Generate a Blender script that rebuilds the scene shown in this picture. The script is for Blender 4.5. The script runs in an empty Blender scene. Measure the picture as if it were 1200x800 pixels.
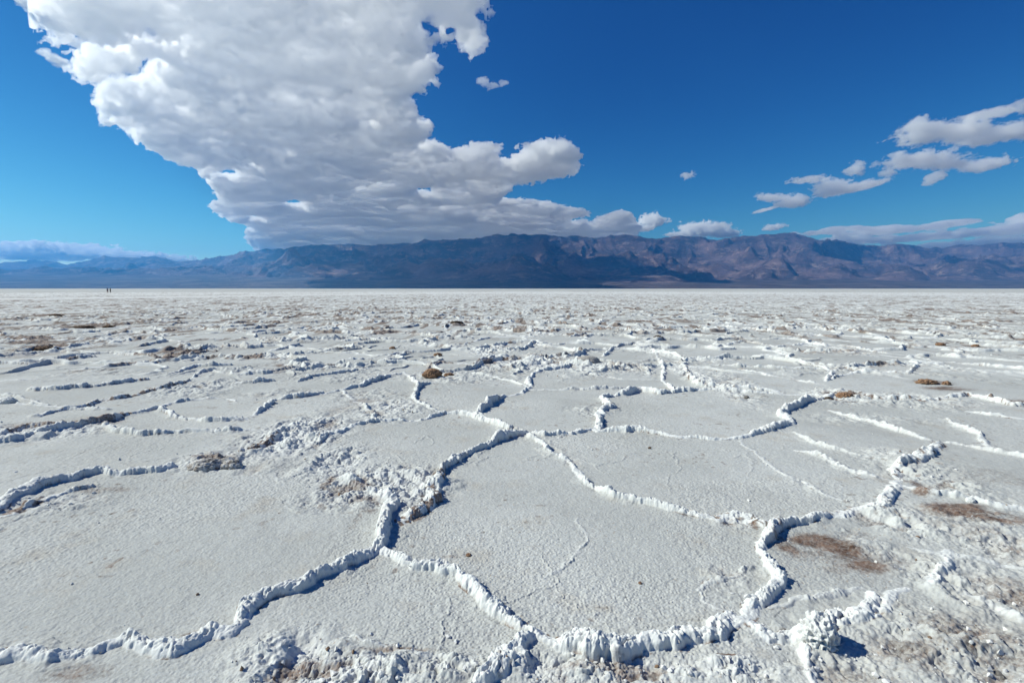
import bpy, math, random
import numpy as np

random.seed(4)
f32 = np.float32
R = math.radians
S = bpy.context.scene
COL = S.collection

# ------------------------------------------------------------------ camera model
CAM_H = 1.6
FPX = 600.0                                # focal length in photo pixels (18 mm on 36 mm)
PITCH = math.atan(62.0 / FPX)              # horizon sits 62 px above the middle
CP, SP = math.cos(PITCH), math.sin(PITCH)


def ray(px, py):
    """photo pixel -> (x/y, z/y) tangents of its viewing direction"""
    cx, cy = (px - 600.0) / FPX, (400.0 - py) / FPX
    dy = CP + cy * SP
    return cx / dy, (-SP + cy * CP) / dy


def gp(px, py):
    """photo pixel below the horizon -> ground point"""
    u, t = ray(px, py)
    y = CAM_H / -t
    return u * y, y


# ------------------------------------------------------------------ numpy noise
def _h(ix, iy, iz, seed):
    n = (ix.astype(np.int64) * 374761393 + iy.astype(np.int64) * 668265263
         + iz * 1440662683 + seed * 982451653).astype(np.uint32)
    n = (n ^ (n >> np.uint32(13))) * np.uint32(1274126177)
    n = (n ^ (n >> np.uint32(15))) * np.uint32(2246822519)
    n = n ^ (n >> np.uint32(16))
    return n.astype(f32) * f32(1.0 / 4294967296.0)


def _q(t):
    return t * t * t * (t * (t * 6 - 15) + 10)


def vn2(x, y, seed=0):
    """2-D value noise, -1..1"""
    fx, fy = np.floor(x), np.floor(y)
    ix, iy = fx.astype(np.int64), fy.astype(np.int64)
    u, v = _q((x - fx).astype(f32)), _q((y - fy).astype(f32))
    a = _h(ix, iy, 0, seed); b = _h(ix + 1, iy, 0, seed)
    c = _h(ix, iy + 1, 0, seed); d = _h(ix + 1, iy + 1, 0, seed)
    a = a + (b - a) * u
    c = c + (d - c) * u
    return (a + (c - a) * v) * 2 - 1


def fbm2(x, y, o, seed=0, gain=.5, lac=2.03):
    s, a, n = 0, 1.0, 0
    for i in range(o):
        s = s + a * vn2(x, y, seed + i * 7)
        n += a; a *= gain
        x, y = x * lac + 11.3, y * lac + 5.7
    return s / n


def vn3(x, y, z, seed=0):
    fx, fy, fz = np.floor(x), np.floor(y), np.floor(z)
    ix, iy, iz = fx.astype(np.int64), fy.astype(np.int64), fz.astype(np.int64)
    u, v, w = _q((x - fx).astype(f32)), _q((y - fy).astype(f32)), _q((z - fz).astype(f32))
    o = []
    for k in (0, 1):
        zz = iz + k
        a = _h(ix, iy, zz, seed); b = _h(ix + 1, iy, zz, seed)
        c = _h(ix, iy + 1, zz, seed); d = _h(ix + 1, iy + 1, zz, seed)
        a = a + (b - a) * u
        c = c + (d - c) * u
        o.append(a + (c - a) * v)
    return (o[0] + (o[1] - o[0]) * w) * 2 - 1


def fbm3(x, y, z, o, seed=0, gain=.5, billow=False):
    s, a, n = 0, 1.0, 0
    for i in range(o):
        k = vn3(x, y, z, seed + i * 7)
        if billow:
            k = 1 - 2 * np.abs(k)
        s = s + a * k
        n += a; a *= gain
        x, y, z = x * 2.03 + 3.1, y * 2.03 + 7.7, z * 2.03 + 1.9
    return s / n


def cell2(x, y, seed=0):
    """Worley F1, F2 and id of a jittered unit grid"""
    fx, fy = np.floor(x), np.floor(y)
    f1 = np.full(x.shape, 9, f32); f2 = np.full(x.shape, 9, f32)
    for dx in (-1, 0, 1):
        for dy in (-1, 0, 1):
            cx, cy = fx + dx, fy + dy
            ix, iy = cx.astype(np.int64), cy.astype(np.int64)
            px = (cx - x).astype(f32) + _h(ix, iy, 1, seed) * f32(.9) + f32(.05)
            py = (cy - y).astype(f32) + _h(ix, iy, 2, seed) * f32(.9) + f32(.05)
            d = np.sqrt(px * px + py * py)
            nearer = d < f1
            f2 = np.where(nearer, f1, np.minimum(f2, d))
            f1 = np.where(nearer, d, f1)
    return f1, f2


def sstep(a, b, x):
    t = np.clip((x - a) / (b - a), 0, 1)
    return t * t * (3 - 2 * t)


# ------------------------------------------------------------------ mesh helpers
def mesh_obj(name, verts, quads, mat, attrs=None, parent=None, smooth=True):
    me = bpy.data.meshes.new(name)
    verts = np.ascontiguousarray(verts, f32)
    quads = np.ascontiguousarray(quads, np.int32)
    k = quads.shape[1]
    me.vertices.add(len(verts)); me.vertices.foreach_set('co', verts.ravel())
    me.loops.add(quads.size); me.loops.foreach_set('vertex_index', quads.ravel())
    me.polygons.add(len(quads))
    me.polygons.foreach_set('loop_start', np.arange(len(quads), dtype=np.int32) * k)
    me.polygons.foreach_set('use_smooth', np.full(len(quads), smooth, bool))
    for an, av in (attrs or {}).items():
        a = me.attributes.new(an, 'FLOAT', 'POINT')
        a.data.foreach_set('value', np.ascontiguousarray(av, f32).ravel())
    me.update(calc_edges=True)
    if mat:
        me.materials.append(mat)
    o = bpy.data.objects.new(name, me)
    COL.objects.link(o)
    if parent:
        o.parent = parent
    return o


def grid_quads(nr, nc):
    i = np.arange((nr - 1) * nc).reshape(nr - 1, nc)[:, :-1].ravel()
    return np.stack([i, i + 1, i + nc + 1, i + nc], 1)


def tag(o, label=None, cat=None, group=None, kind=None):
    if label: o['label'] = label
    if cat: o['category'] = cat
    if group: o['group'] = group
    if kind: o['kind'] = kind
    return o


# ------------------------------------------------------------------ materials
def new_mat(name):
    m = bpy.data.materials.new(name)
    m.use_nodes = True
    nt = m.node_tree
    for n in list(nt.nodes):
        nt.nodes.remove(n)
    return m, nt, nt.nodes.new('ShaderNodeOutputMaterial')


class NT:
    """short node-building helpers"""
    def __init__(s, nt): s.nt = nt; s.l = nt.links
    def n(s, t, **k):
        nd = s.nt.nodes.new(t)
        for a, b in k.items(): setattr(nd, a, b)
        return nd
    def noise(s, vec, scale, detail=6, rough=.55, ty='FBM'):
        n = s.n('ShaderNodeTexNoise'); n.noise_type = ty
        n.inputs['Scale'].default_value = scale; n.inputs['Detail'].default_value = detail
        n.inputs['Roughness'].default_value = rough
        s.l.new(vec, n.inputs['Vector'])
        return n.outputs['Fac']
    def attr(s, name):
        return s.n('ShaderNodeAttribute', attribute_name=name).outputs['Fac']
    def ramp(s, fac, a, b):
        n = s.n('ShaderNodeMapRange'); n.interpolation_type = 'SMOOTHSTEP'
        n.inputs['From Min'].default_value = a; n.inputs['From Max'].default_value = b
        s.l.new(fac, n.inputs['Value'])
        return n.outputs['Result']
    def math(s, op, a, b):
        n = s.n('ShaderNodeMath', operation=op)
        for i, v in enumerate((a, b)):
            if isinstance(v, (int, float)): n.inputs[i].default_value = v
            else: s.l.new(v, n.inputs[i])
        return n.outputs[0]
    def mix(s, fac, a, b):
        n = s.n('ShaderNodeMix', data_type='RGBA')
        if isinstance(fac, (int, float)): n.inputs['Factor'].default_value = fac
        else: s.l.new(fac, n.inputs['Factor'])
        for k, v in (('A', a), ('B', b)):
            i = [q for q in n.inputs if q.name == k and q.type == 'RGBA'][0]
            if isinstance(v, tuple): i.default_value = (*v, 1)
            else: s.l.new(v, i)
        return [q for q in n.outputs if q.type == 'RGBA'][0]
    def bump(s, h, strength, dist, nrm=None):
        n = s.n('ShaderNodeBump')
        n.inputs['Strength'].default_value = strength; n.inputs['Distance'].default_value = dist
        s.l.new(h, n.inputs['Height'])
        if nrm is not None: s.l.new(nrm, n.inputs['Normal'])
        return n.outputs['Normal']
    def bsdf(s, out, col, rough=.9, spec=.2, nrm=None):
        b = s.n('ShaderNodeBsdfPrincipled')
        if isinstance(col, tuple): b.inputs['Base Color'].default_value = (*col, 1)
        else: s.l.new(col, b.inputs['Base Color'])
        b.inputs['Roughness'].default_value = rough
        b.inputs['Specular IOR Level'].default_value = spec
        if nrm is not None: s.l.new(nrm, b.inputs['Normal'])
        s.l.new(b.outputs[0], out.inputs['Surface'])
        return b


def mat_salt():
    m, nt, out = new_mat('salt_crust'); N = NT(nt)
    P = N.n('ShaderNodeNewGeometry').outputs['Position']
    crest, dirt, rough = N.attr('crest'), N.attr('dirt'), N.attr('rough')
    flat = N.mix(N.ramp(N.noise(P, .55, 5), .35, .65), (.455, .467, .457), (.56, .572, .562))
    grain = N.noise(P, 55, 8, .7)
    flat = N.mix(N.ramp(grain, .30, .58), (.40, .405, .39), flat)
    flat = N.mix(N.math('MULTIPLY', N.ramp(N.noise(P, 2.3, 6, .6), .54, .72), .5), flat, (.42, .385, .335))
    flat = N.mix(N.math('MULTIPLY', N.ramp(N.noise(P, .8, 6, .65), .55, .68), .45), flat, (.37, .375, .37))
    # tan and rust specks lying in the crust
    sp = N.math('MULTIPLY', N.ramp(N.noise(P, 38, 3, .5), .66, .72), N.ramp(N.noise(P, 1.7, 3), .45, .62))
    flat = N.mix(N.math('MULTIPLY', sp, .6), flat, (.30, .19, .11))
    c = N.mix(crest, flat, (.70, .715, .71))
    mud = N.mix(N.ramp(N.noise(P, 9, 6, .6), .35, .65), (.085, .048, .034), (.215, .14, .105))
    grit = N.math('MULTIPLY', N.math('SUBTRACT', N.noise(P, 48, 6, .7), .5), 1.7)
    d2 = N.ramp(N.math('ADD', dirt, N.math('MULTIPLY', grit, N.ramp(dirt, 0, .25))), -.02, 1.2)
    c = N.mix(d2, c, mud)
    n1 = N.bump(N.noise(P, 95, 6, .65), .45, .005)
    n1 = N.bump(N.noise(P, 22, 5, .6), .2, .010, n1)
    N.bsdf(out, c, .92, .15, n1)
    return m


def mat_rock(name, a, b, scale=30, bump=.01, rough=.9):
    m, nt, out = new_mat(name); N = NT(nt)
    P = N.n('ShaderNodeTexCoord').outputs['Object']
    c = N.mix(N.ramp(N.noise(P, scale, 7, .65), .36, .64), a, b)
    N.bsdf(out, c, rough, .15, N.bump(N.noise(P, scale * 1.6, 6, .6), .45, bump))
    return m


def mat_mountain():
    m, nt, out = new_mat('desert_rock'); N = NT(nt)
    P = N.n('ShaderNodeNewGeometry').outputs['Position']
    fan = N.attr('fan')
    sc = N.n('ShaderNodeVectorMath', operation='MULTIPLY'); sc.inputs[1].default_value = (.001, .001, .0022)
    N.l.new(P, sc.inputs[0]); Q = sc.outputs[0]
    c = N.mix(N.ramp(N.noise(Q, .55, 6, .6), .38, .62), (.07, .052, .062), (.19, .13, .132))
    c = N.mix(N.math('MULTIPLY', N.ramp(N.noise(Q, 1.9, 8, .7), .5, .66), .7), c, (.38, .28, .235))
    c = N.mix(N.math('MULTIPLY', N.ramp(N.noise(Q, 1.3, 8, .7), .54, .68), .8), c, (.06, .05, .055))
    f = N.mix(N.ramp(N.noise(Q, 1.2, 8, .7), .4, .62), (.085, .068, .068), (.17, .135, .125))
    c = N.mix(fan, c, f)
    N.bsdf(out, c, .95, .05, N.bump(N.noise(Q, 4.5, 9, .7), 1.0, 170))
    return m


def mat_cloud(name, density, g=.45):
    m, nt, out = new_mat(name); N = NT(nt)
    v = N.n('ShaderNodeVolumeScatter')
    v.inputs['Color'].default_value = (1, 1, 1, 1)
    v.inputs['Density'].default_value = density
    v.inputs['Anisotropy'].default_value = g
    N.l.new(v.outputs[0], out.inputs['Volume'])
    m.volume_intersection_method = 'FAST' if hasattr(m, 'volume_intersection_method') else None
    return m


def mat_plain(name, col, rough=.8):
    m, nt, out = new_mat(name); N = NT(nt)
    P = N.n('ShaderNodeTexCoord').outputs['Object']
    k = N.mix(N.ramp(N.noise(P, 14, 5), .3, .7), tuple(v * .8 for v in col), col)
    N.bsdf(out, k, rough, .2)
    return m


# ------------------------------------------------------------------ the salt flat
def make_rows():
    r, out = .45, []
    for dr, stop in ((.02, 1.75), (.00145, 6.5), (.0019, 14), (.0026, 45), (.0042, 150),
                     (.011, 700), (.035, 3000), (.06, 21000)):
        while r < stop:
            out.append(r); r *= 1 + dr
    return np.array(out)


RR = make_rows()
_mid = np.arange(-1.02, 1.0201, .00128)
AZ = np.concatenate([np.arange(-1.38, -1.02, .006), _mid, np.arange(1.027, 1.38, .006)])
NR, NC = len(RR), len(AZ)
GX = (RR[:, None] * np.sin(AZ)[None]).astype(f32)
GY = (RR[:, None] * np.cos(AZ)[None]).astype(f32)
GZ = np.zeros((NR, NC), f32)
DIRT = np.zeros((NR, NC), f32)
CREST = np.zeros((NR, NC), f32)
ROUGH = np.zeros((NR, NC), f32)
RIDGE = np.zeros((NR, NC), f32)
QMIN = np.full((NR, NC), 9, f32)

# the smaller far lines of the polygon network, all alike
FAINT = [(w, h, l, p) for w, h, l, p in [
 (.045, .04, .7, [(20,473),(63,477),(87,480),(127,481)]), (.05, .06, .8, [(0,447),(43,445)]),
 (.06, .07, 1.0, [(33,458),(67,457),(113,453),(133,450),(173,445)]), (.07, .08, 1.0, [(-30,428),(0,427),(33,427),(53,427),(87,420),(110,418)]),
 (.06, .075, .8, [(80,435),(123,430),(143,428),(187,425)]), (.07, .08, 1.0, [(-30,418),(0,415),(33,412),(67,407)]),
 (.07, .09, .9, [(160,407),(197,400),(213,401)]), (.08, .12, .9, [(313,412),(337,408),(353,405)]),
 (.07, .07, 1.0, [(133,415),(180,418),(213,420),(240,413),(253,412)]), (.06, .06, .9, [(200,440),(227,430),(270,428)]),
 (.05, .05, .7, [(263,467),(277,470)]), (.05, .05, .9, [(415,499),(400,505),(385,512),(370,520)]),
 (.05, .045, .8, [(243,433),(262,437),(277,440)]), (.05, .05, .9, [(187,477),(200,486),(207,490)]), (.05, .04, .9, [(120,496),(135,505),(160,512),(240,506),(300,505)]),
 (.06, .05, .7, [(837,407),(873,400),(910,407),(960,402),(1000,407),(1027,413),(1067,417),(1093,423),(1133,427),(1200,433),(1230,435)]),
 (.06, .05, .8, [(907,412),(933,423),(960,430),(977,437),(967,447),(1000,437),(1040,437),(1063,438),(1083,422)]),
 (.05, .045, .8, [(833,428),(873,430),(913,432),(967,433)]), (.05, .04, .8, [(867,433),(900,440),(933,445),(967,452)]),
 (.06, .07, 1.0, [(800,427),(806,440),(820,453),(843,455),(880,457),(917,460)]), (.05, .04, .8, [(1133,482),(1160,487),(1200,492)]),
 (.07, .06, 1.0, [(987,463),(1033,468),(1083,470),(1133,463),(1183,475),(1210,476)]), (.05, .05, .8, [(833,458),(870,460),(917,462),(960,465)]),
 (.06, .07, .8, [(400,400),(433,398),(467,397)]), (.06, .06, .9, [(543,405),(557,400),(575,396)]), (.06, .07, .9, [(553,427),(567,422),(580,418)]),
 (.06, .08, .8, [(587,412),(613,410),(630,402)]), (.05, .05, .8, [(500,432),(517,425),(553,427)]), (.06, .05, .7, [(400,422),(437,420)]),
 (.06, .05, .8, [(450,418),(493,412)]), (.06, .07, .8, [(667,395),(690,393),(717,392)]), (.05, .05, .8, [(773,423),(779,433),(777,445),(790,458)]),
 (.05, .04, .8, [(622,455),(600,447),(570,440),(545,437)]), (.05, .05, .9, [(473,437),(485,447),(493,452)]), (.05, .04, .8, [(733,402),(760,408),(770,415),(773,423)]),
 (.045, .035, .8, [(1160,528),(1150,510),(1125,500),(1110,492)]), (.05, .04, .9, [(400,457),(408,466),(425,474),(437,485),(437,495)]),
]]
# crust ridges: (half width m, height m, lumpiness, [(photo x, y), ...]) - traced, then laid on the ground
RIDGES = [
 (.050, .060, .5, [(-60,776),(0,773),(33,770),(60,773),(100,768),(133,757),(157,750),(180,758),(207,762),(230,753),(247,743),(273,743),(287,733),(297,713),(313,703),(347,693),(373,680),(400,669),(420,658),(441,646)]),
 (.060, .125, .7, [(442,645),(447,623),(453,603),(461,585)]),
 (.045, .055, .9, [(461,585),(440,577),(425,570),(405,560)]),
 (.040, .050, .5, [(443,646),(467,657),(487,665),(513,667),(533,675),(547,687),(563,700),(580,717),(597,727),(613,738),(630,745)]),
 (.055, .075, .7, [(630,745),(650,752),(673,755),(700,763),(723,763),(753,757),(783,757),(800,758),(820,747),(840,733),(857,724),(872,727)]),
 (.055, .075, .8, [(872,727),(890,742),(910,742),(933,744),(955,740),(975,727),(983,720)]),
 (.050, .090, .9, [(983,722),(996,728),(1013,722),(1022,708),(1027,697)]),
 (.034, .045, .8, [(985,735),(1012,727),(1033,717),(1047,693),(1063,689)]),
 (.045, .055, .7, [(630,747),(613,763),(597,774),(577,784),(557,797),(540,815)]),
 (.045, .070, .7, [(933,757),(943,777),(950,797),(958,820)]),
 (.046, .058, .8, [(872,727),(881,710),(900,697),(912,683),(905,670),(897,657),(888,645),(890,637),(897,628),(904,620),(917,613),(940,610),(967,608),(983,603),(1000,597)]),
 (.055, .050, .9, [(1000,597),(1030,592),(1038,580),(1047,570),(1050,562)]),
 (.055, .095, .7, [(512,558),(520,550),(537,537),(560,527),(583,517),(600,511),(617,508)]),
 (.060, .050, 1.0, [(514,556),(511,575),(503,590),(490,602),(474,612)]),
 (.040, .040, .6, [(617,508),(630,517),(643,530),(663,540),(677,550),(687,563),(697,569),(720,582),(745,588),(767,592),(800,598),(827,605),(850,609)]),
 (.075, .045, 1.0, [(850,609),(868,606),(885,614),(900,616)]),
 (.050, .055, .7, [(617,508),(640,512),(667,509),(693,503),(700,507)]),
 (.050, .055, .7, [(660,511),(675,507),(693,503)]),
 (.050, .050, .6, [(700,507),(720,505),(743,505),(770,508),(800,513),(833,515),(867,514),(897,505),(917,500),(927,495)]),
 (.060, .075, .8, [(927,496),(913,487),(923,482),(943,473),(967,467),(987,463)]),
 (.030, .022, .5, [(867,515),(883,530),(903,545),(927,560),(957,574),(987,586)]),
 (.034, .022, .6, [(930,507),(950,518),(980,527),(1017,535)]),
 (.040, .030, .6, [(933,528),(967,535),(987,547),(1017,557),(1047,562)]),
 (.050, .035, .8, [(973,482),(1010,492),(1047,503),(1080,512),(1100,517)]),
 (.065, .065, 1.0, [(1100,517),(1087,530),(1067,540),(1047,549),(1052,562)]),
 (.045, .035, .6, [(1100,517),(1133,522),(1160,528),(1200,536),(1240,545)]),
 (.045, .045, .8, [(1060,570),(1083,577),(1120,583),(1137,586),(1160,592),(1200,597),(1240,604)]),
 (.060, .065, .9, [(700,505),(703,485),(717,477),(704,467),(713,465),(730,463),(750,458),(773,462),(800,459),(833,458)]),
 (.050, .050, .6, [(617,508),(597,505),(580,498),(560,490),(540,485),(523,485)]),
 (.048, .065, .5, [(523,485),(493,492),(467,493),(437,495),(415,499)]),
 (.060, .085, .8, [(557,486),(573,473),(590,465),(613,461),(622,455)]),
 (.060, .055, .9, [(622,455),(618,445),(630,435),(653,432),(667,430),(673,424),(677,420)]),
 (.045, .030, .8, [(622,457),(660,457),(700,456),(733,455)]),
 (.045, .035, .8, [(677,433),(693,440),(733,445),(777,445)]),
 (.060, .070, .9, [(707,418),(720,408),(733,402)]),
 (.045, .03, .8, [(677,422),(720,424),(773,423)]),
 (.045, .04, .7, [(517,483),(497,477),(484,468),(487,460),(493,452),(513,447)]),
 (.060, .075, .7, [(400,457),(420,453),(443,445),(473,437)]),
 (.070, .090, .6, [(-40,526),(0,520),(20,517),(50,510),(83,503),(117,496),(147,488)]),
 (.080, .100, 1.0, [(-40,516),(0,511),(33,503),(60,502),(95,499),(120,496),(147,487)]),
 (.050, .055, .6, [(147,487),(167,483),(187,477),(213,470),(240,467),(260,465)]),
 (.060, .060, 1.0, [(43,488),(67,482),(100,477),(120,470),(147,467),(173,460),(200,455),(220,447),(243,433)]),
 (.040, .03, .7, [(0,462),(25,466),(60,477)]),
 (.060, .070, .8, [(-60,612),(0,600),(20,583),(53,570),(93,561)]),
 (.050, .085, .8, [(93,561),(110,556),(123,554),(135,556)]),
 (.070, .110, .6, [(135,556),(147,556),(173,553),(190,552),(203,548)]),
 (.060, .060, 1.0, [(10,604),(40,592),(70,580),(110,571)]),
 (.045, .040, .9, [(203,548),(222,546)]),
 (.080, .080, 1.0, [(285,530),(303,526),(317,519),(325,510),(333,503),(350,499),(362,496)]),
 (.045, .040, .5, [(207,490),(247,494),(287,492),(297,487)]),
 (.055, .075, .5, [(297,487),(313,478),(323,470)]),
 (.060, .105, .4, [(323,470),(350,467),(365,464),(380,461)]),
 (.050, .045, .7, [(380,462),(400,457)]),
 (.055, .06, .7, [(350,447),(367,442),(400,437),(430,432)]),
 (.055, .075, .6, [(277,440),(310,438),(333,434),(352,432)]),
 (.050, .05, .7, [(273,450),(297,449),(320,447)]),
 *FAINT,
 # curbs and minor cracks in the plates
 (.022, .020, .6, [(817,693),(835,682),(858,673),(880,663)]),
 (.018, .020, .6, [(817,693),(825,703),(845,716)]),
 (.014, .014, .5, [(630,677),(655,668),(677,657),(682,640),(683,623),(677,607)]),
 (.026, .026, .6, [(903,714),(930,707),(970,699),(1017,687)]),
 (.022, .024, .8, [(400,750),(430,756),(457,758),(485,763),(503,767),(530,773)]),
 (.022, .022, .8, [(835,772),(855,768),(870,766)]),
 (.020, .018, .9, [(382,572),(388,560),(396,553)]),
 (.050, .045, .9, [(1097,690),(1108,670),(1112,655),(1120,648)]),
 (.035, .030, .9, [(1140,702),(1170,715),(1205,735)]),
 (.040, .030, .9, [(1063,640),(1100,650),(1150,655),(1200,665)]),
]

# broken crust, photo ellipses: (cx, cy, rx, ry, strength)
ROUGH_SPOTS = [
 (350,510,55,26,1.0),(395,540,40,22,.8),(440,568,70,26,1.0),(490,570,40,24,1.0),(400,560,40,14,.7),
 (455,480,50,14,.7),(430,465,35,10,.5),(340,770,60,40,1.0),(420,795,90,38,1.0),(530,785,60,18,.8),
 (640,785,60,22,.9),(740,785,110,20,.9),(860,785,60,18,.9),(1010,760,70,50,.6),(1110,760,110,60,.8),(1130,680,70,40,.9),
 (1180,640,60,30,.9),(1060,610,50,28,.9),(1090,560,40,22,.7),(1020,640,30,26,.6),(1060,540,40,16,.7),(985,465,45,9,1.0),
 (1060,470,90,9,.6),(812,440,18,26,.9),(855,445,25,16,.5),(1010,490,60,8,.5),(250,542,40,12,.9),(60,590,60,14,.7),
 (40,506,90,12,.9),(330,463,40,8,.3),(230,455,45,12,.7),(870,610,30,10,.6),(855,680,22,22,.45),(690,482,22,8,.4),
 (530,440,60,9,.6),(425,440,40,8,.5),(560,440,30,8,.4),(1130,610,70,20,.5),(980,780,70,24,.5),
]
# brown mud stains and soil, photo ellipses
STAINS = [
 (958,632,36,10,1.0),(985,640,26,14,1.0),(922,640,16,14,.8),(1015,662,30,11,.85),(985,652,62,26,.62),(930,660,20,14,.3),
 (1125,597,44,10,1.0),(1170,606,55,10,.85),(1120,610,60,14,.4),(1110,455,30,3,.8),(1170,560,60,14,.35),(1195,470,30,4,.7),
 (985,464,22,4,.9),(1095,448,20,3,.9),(1080,578,12,4,.8),(1075,567,10,4,.7),
 (222,746,12,5,.95),(85,790,50,14,.5),(120,575,40,5,.5),(425,585,22,5,.55),(60,500,50,5,.8),(110,495,35,5,.8),
 (250,540,30,7,.7),(440,590,16,4,.6),(530,652,16,3,.4),(457,762,60,4,.6),(850,768,22,3,.9),(690,783,60,8,.5),(585,775,6,4,.7),
 (385,565,8,8,.9),(418,610,6,10,.6),(430,600,14,4,.6),(50,408,28,3,.95),(97,383,24,3,.9),(128,382,14,2.5,.85),(67,369,22,2.5,.9),
 (400,480,30,6,.3),(425,470,20,5,.5),(1180,690,50,24,.6),(1150,760,75,45,.68),(1000,792,60,20,.4),(1185,640,60,26,.5),(1070,765,50,34,.58),(380,500,20,6,.5),
]


def col_range(x0, y0, x1, y1, pad):
    """index window of the grid around a segment"""
    rs = (math.hypot(x0, y0), math.hypot(x1, y1)); az = (math.atan2(x0, y0), math.atan2(x1, y1))
    rmin = max(.3, min(rs) - pad - .2 * abs(rs[0] - rs[1])); rmax = max(rs) + pad
    pa = pad / max(.3, min(rs))
    i0, i1 = np.searchsorted(RR, (rmin * .98, rmax))
    j0, j1 = np.searchsorted(AZ, (min(az) - pa, max(az) + pa))
    return i0, i1 + 1, j0, j1 + 1


def blob(arr, cx, cy, rx, ry, s, k=1.6):
    X, Y = gp(cx, cy)
    sx = rx * Y / FPX; sy = ry * Y * Y / (CAM_H * FPX)
    i0, i1, j0, j1 = col_range(X, Y - 2 * sy if Y - 2 * sy > .5 else .5, X, Y + 2 * sy, 2 * sx + .1)
    x, y = GX[i0:i1, j0:j1], GY[i0:i1, j0:j1]
    q = np.sqrt(((x - X) / sx) ** 2 + ((y - Y) / sy) ** 2)
    v = s * (1 - sstep(.35, k, q))
    arr[i0:i1, j0:j1] = np.maximum(arr[i0:i1, j0:j1], v)


def build_ground():
    x, y = GX, GY
    rr = np.broadcast_to(RR[:, None], GX.shape).astype(f32)
    drow = np.gradient(RR).astype(f32)[:, None]
    k40 = int(np.searchsorted(RR, 45)); k14 = int(np.searchsorted(RR, 14)); k8 = int(np.searchsorted(RR, 8))
    k25 = int(np.searchsorted(RR, 26))
    k200 = int(np.searchsorted(RR, 260))

    # where traced ridges stop and the procedural network takes over (ground coordinates)
    u = x / np.maximum(y, .05)
    trace = (1 - sstep(8.4, 10.8, y)) * (1 - sstep(1.22, 1.34, np.abs(u))) * sstep(1.55, 1.75, y)

    # wobble of the coordinates so that no edge is straight
    s = slice(0, k25)
    wx = np.zeros_like(x); wy = np.zeros_like(x)
    wx[s] = .030 * vn2(x[s] * 4.1, y[s] * 4.1, 1) + .015 * vn2(x[s] * 15, y[s] * 15, 2) + .007 * vn2(x[s] * 48, y[s] * 48, 5)
    wy[s] = .030 * vn2(x[s] * 4.1, y[s] * 4.1, 3) + .015 * vn2(x[s] * 15, y[s] * 15, 4) + .007 * vn2(x[s] * 48, y[s] * 48, 6)

    # ---- traced ridges
    for W, H, lump, pts in RIDGES:
        g = [gp(*p) for p in pts]
        W *= .84; H *= .60
        W *= 1 - .2 * float(sstep(3.5, 6, np.mean([p[1] for p in g])))
        ends = (g[0], g[-1])
        for (x0, y0), (x1, y1) in zip(g[:-1], g[1:]):
            i0, i1, j0, j1 = col_range(x0, y0, x1, y1, 4.6 * W + .06)
            X = x[i0:i1, j0:j1] + wx[i0:i1, j0:j1]; Y = y[i0:i1, j0:j1] + wy[i0:i1, j0:j1]
            dx, dy = x1 - x0, y1 - y0
            L = dx * dx + dy * dy + 1e-9
            t = np.clip(((X - x0) * dx + (Y - y0) * dy) / L, 0, 1)
            d = np.hypot(X - x0 - t * dx, Y - y0 - t * dy)
            Wv = W * (1 + .38 * (.35 + lump) * fbm2(X * 8, Y * 8, 3, 31))
            Hv = H * (1 + .75 * (.3 + lump) * fbm2(X * 5.3, Y * 5.3, 3, 33))
            lo = vn2(X * 1.6, Y * 1.6, 41)
            Hv = Hv * np.clip(.92 + .8 * lo, .18, 1.6); Wv = Wv * (1 + .22 * lo + .15 * vn2(X * 3.1, Y * 3.1, 42))
            for ex, ey in ends:                            # ridges die out at their free ends
                de = np.hypot(X - ex, Y - ey)
                Hv = Hv * (.45 + .55 * sstep(.0, .30, de)); Wv = Wv * (.65 + .35 * sstep(0, .22, de))
            q = d / Wv
            core = np.clip(1 - q ** 2.3, 0, 1) ** .65
            hgt = Hv * (.80 * core + .20 * np.exp(-(q / 2.2) ** 2))
            ROUGH[i0:i1, j0:j1] = np.maximum(ROUGH[i0:i1, j0:j1], .55 * np.exp(-(q / 1.7) ** 2) * sstep(-.5, .4, vn2(X * 3.7, Y * 3.7, 37)))
            RIDGE[i0:i1, j0:j1] = np.maximum(RIDGE[i0:i1, j0:j1], hgt)
            CREST[i0:i1, j0:j1] = np.maximum(CREST[i0:i1, j0:j1], (1 - sstep(.75, 1.35, q)) * min(1, H / .03))
            if lump >= 1:                                  # crumbling ridges with soil in them
                so = sstep(-.05, .3, fbm2(X * 26, Y * 26, 3, 38) + .35 * vn2(X * 2, Y * 2, 39) - .08) * (1 - sstep(1.1, 1.9, q)) * .9
                DIRT[i0:i1, j0:j1] = np.maximum(DIRT[i0:i1, j0:j1], so)
            QMIN[i0:i1, j0:j1] = np.minimum(QMIN[i0:i1, j0:j1], q)
    # a thin line of exposed mud at the foot of the ridges, broken along them
    X, Y, q = x[s], y[s], QMIN[s]
    foot = np.exp(-((q - 1.10) / .14) ** 2) * sstep(.0, .4, vn2(X * 3.1, Y * 3.1, 35)) * .9
    DIRT[s] = np.maximum(DIRT[s], foot * sstep(-.2, .3, vn2(X * 24, Y * 24, 36)))

    # ---- procedural polygon network for the rest of the flat
    kf = k200
    s = slice(0, kf)
    X, Y = x[s], y[s]
    px = X + .55 * vn2(X * .9, Y * .9, 51) + .16 * vn2(X * 3.1, Y * 3.1, 53)
    py = Y + .55 * vn2(X * .9, Y * .9, 52) + .16 * vn2(X * 3.1, Y * 3.1, 54)
    f1, f2 = cell2(px / 2.25, py / 2.25, 5)
    e = (f2 - f1) * 1.12
    Wp = np.maximum(.055 * (1 + .4 * vn2(X * 2, Y * 2, 55)), .55 * drow[s] * 1.0)
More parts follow.
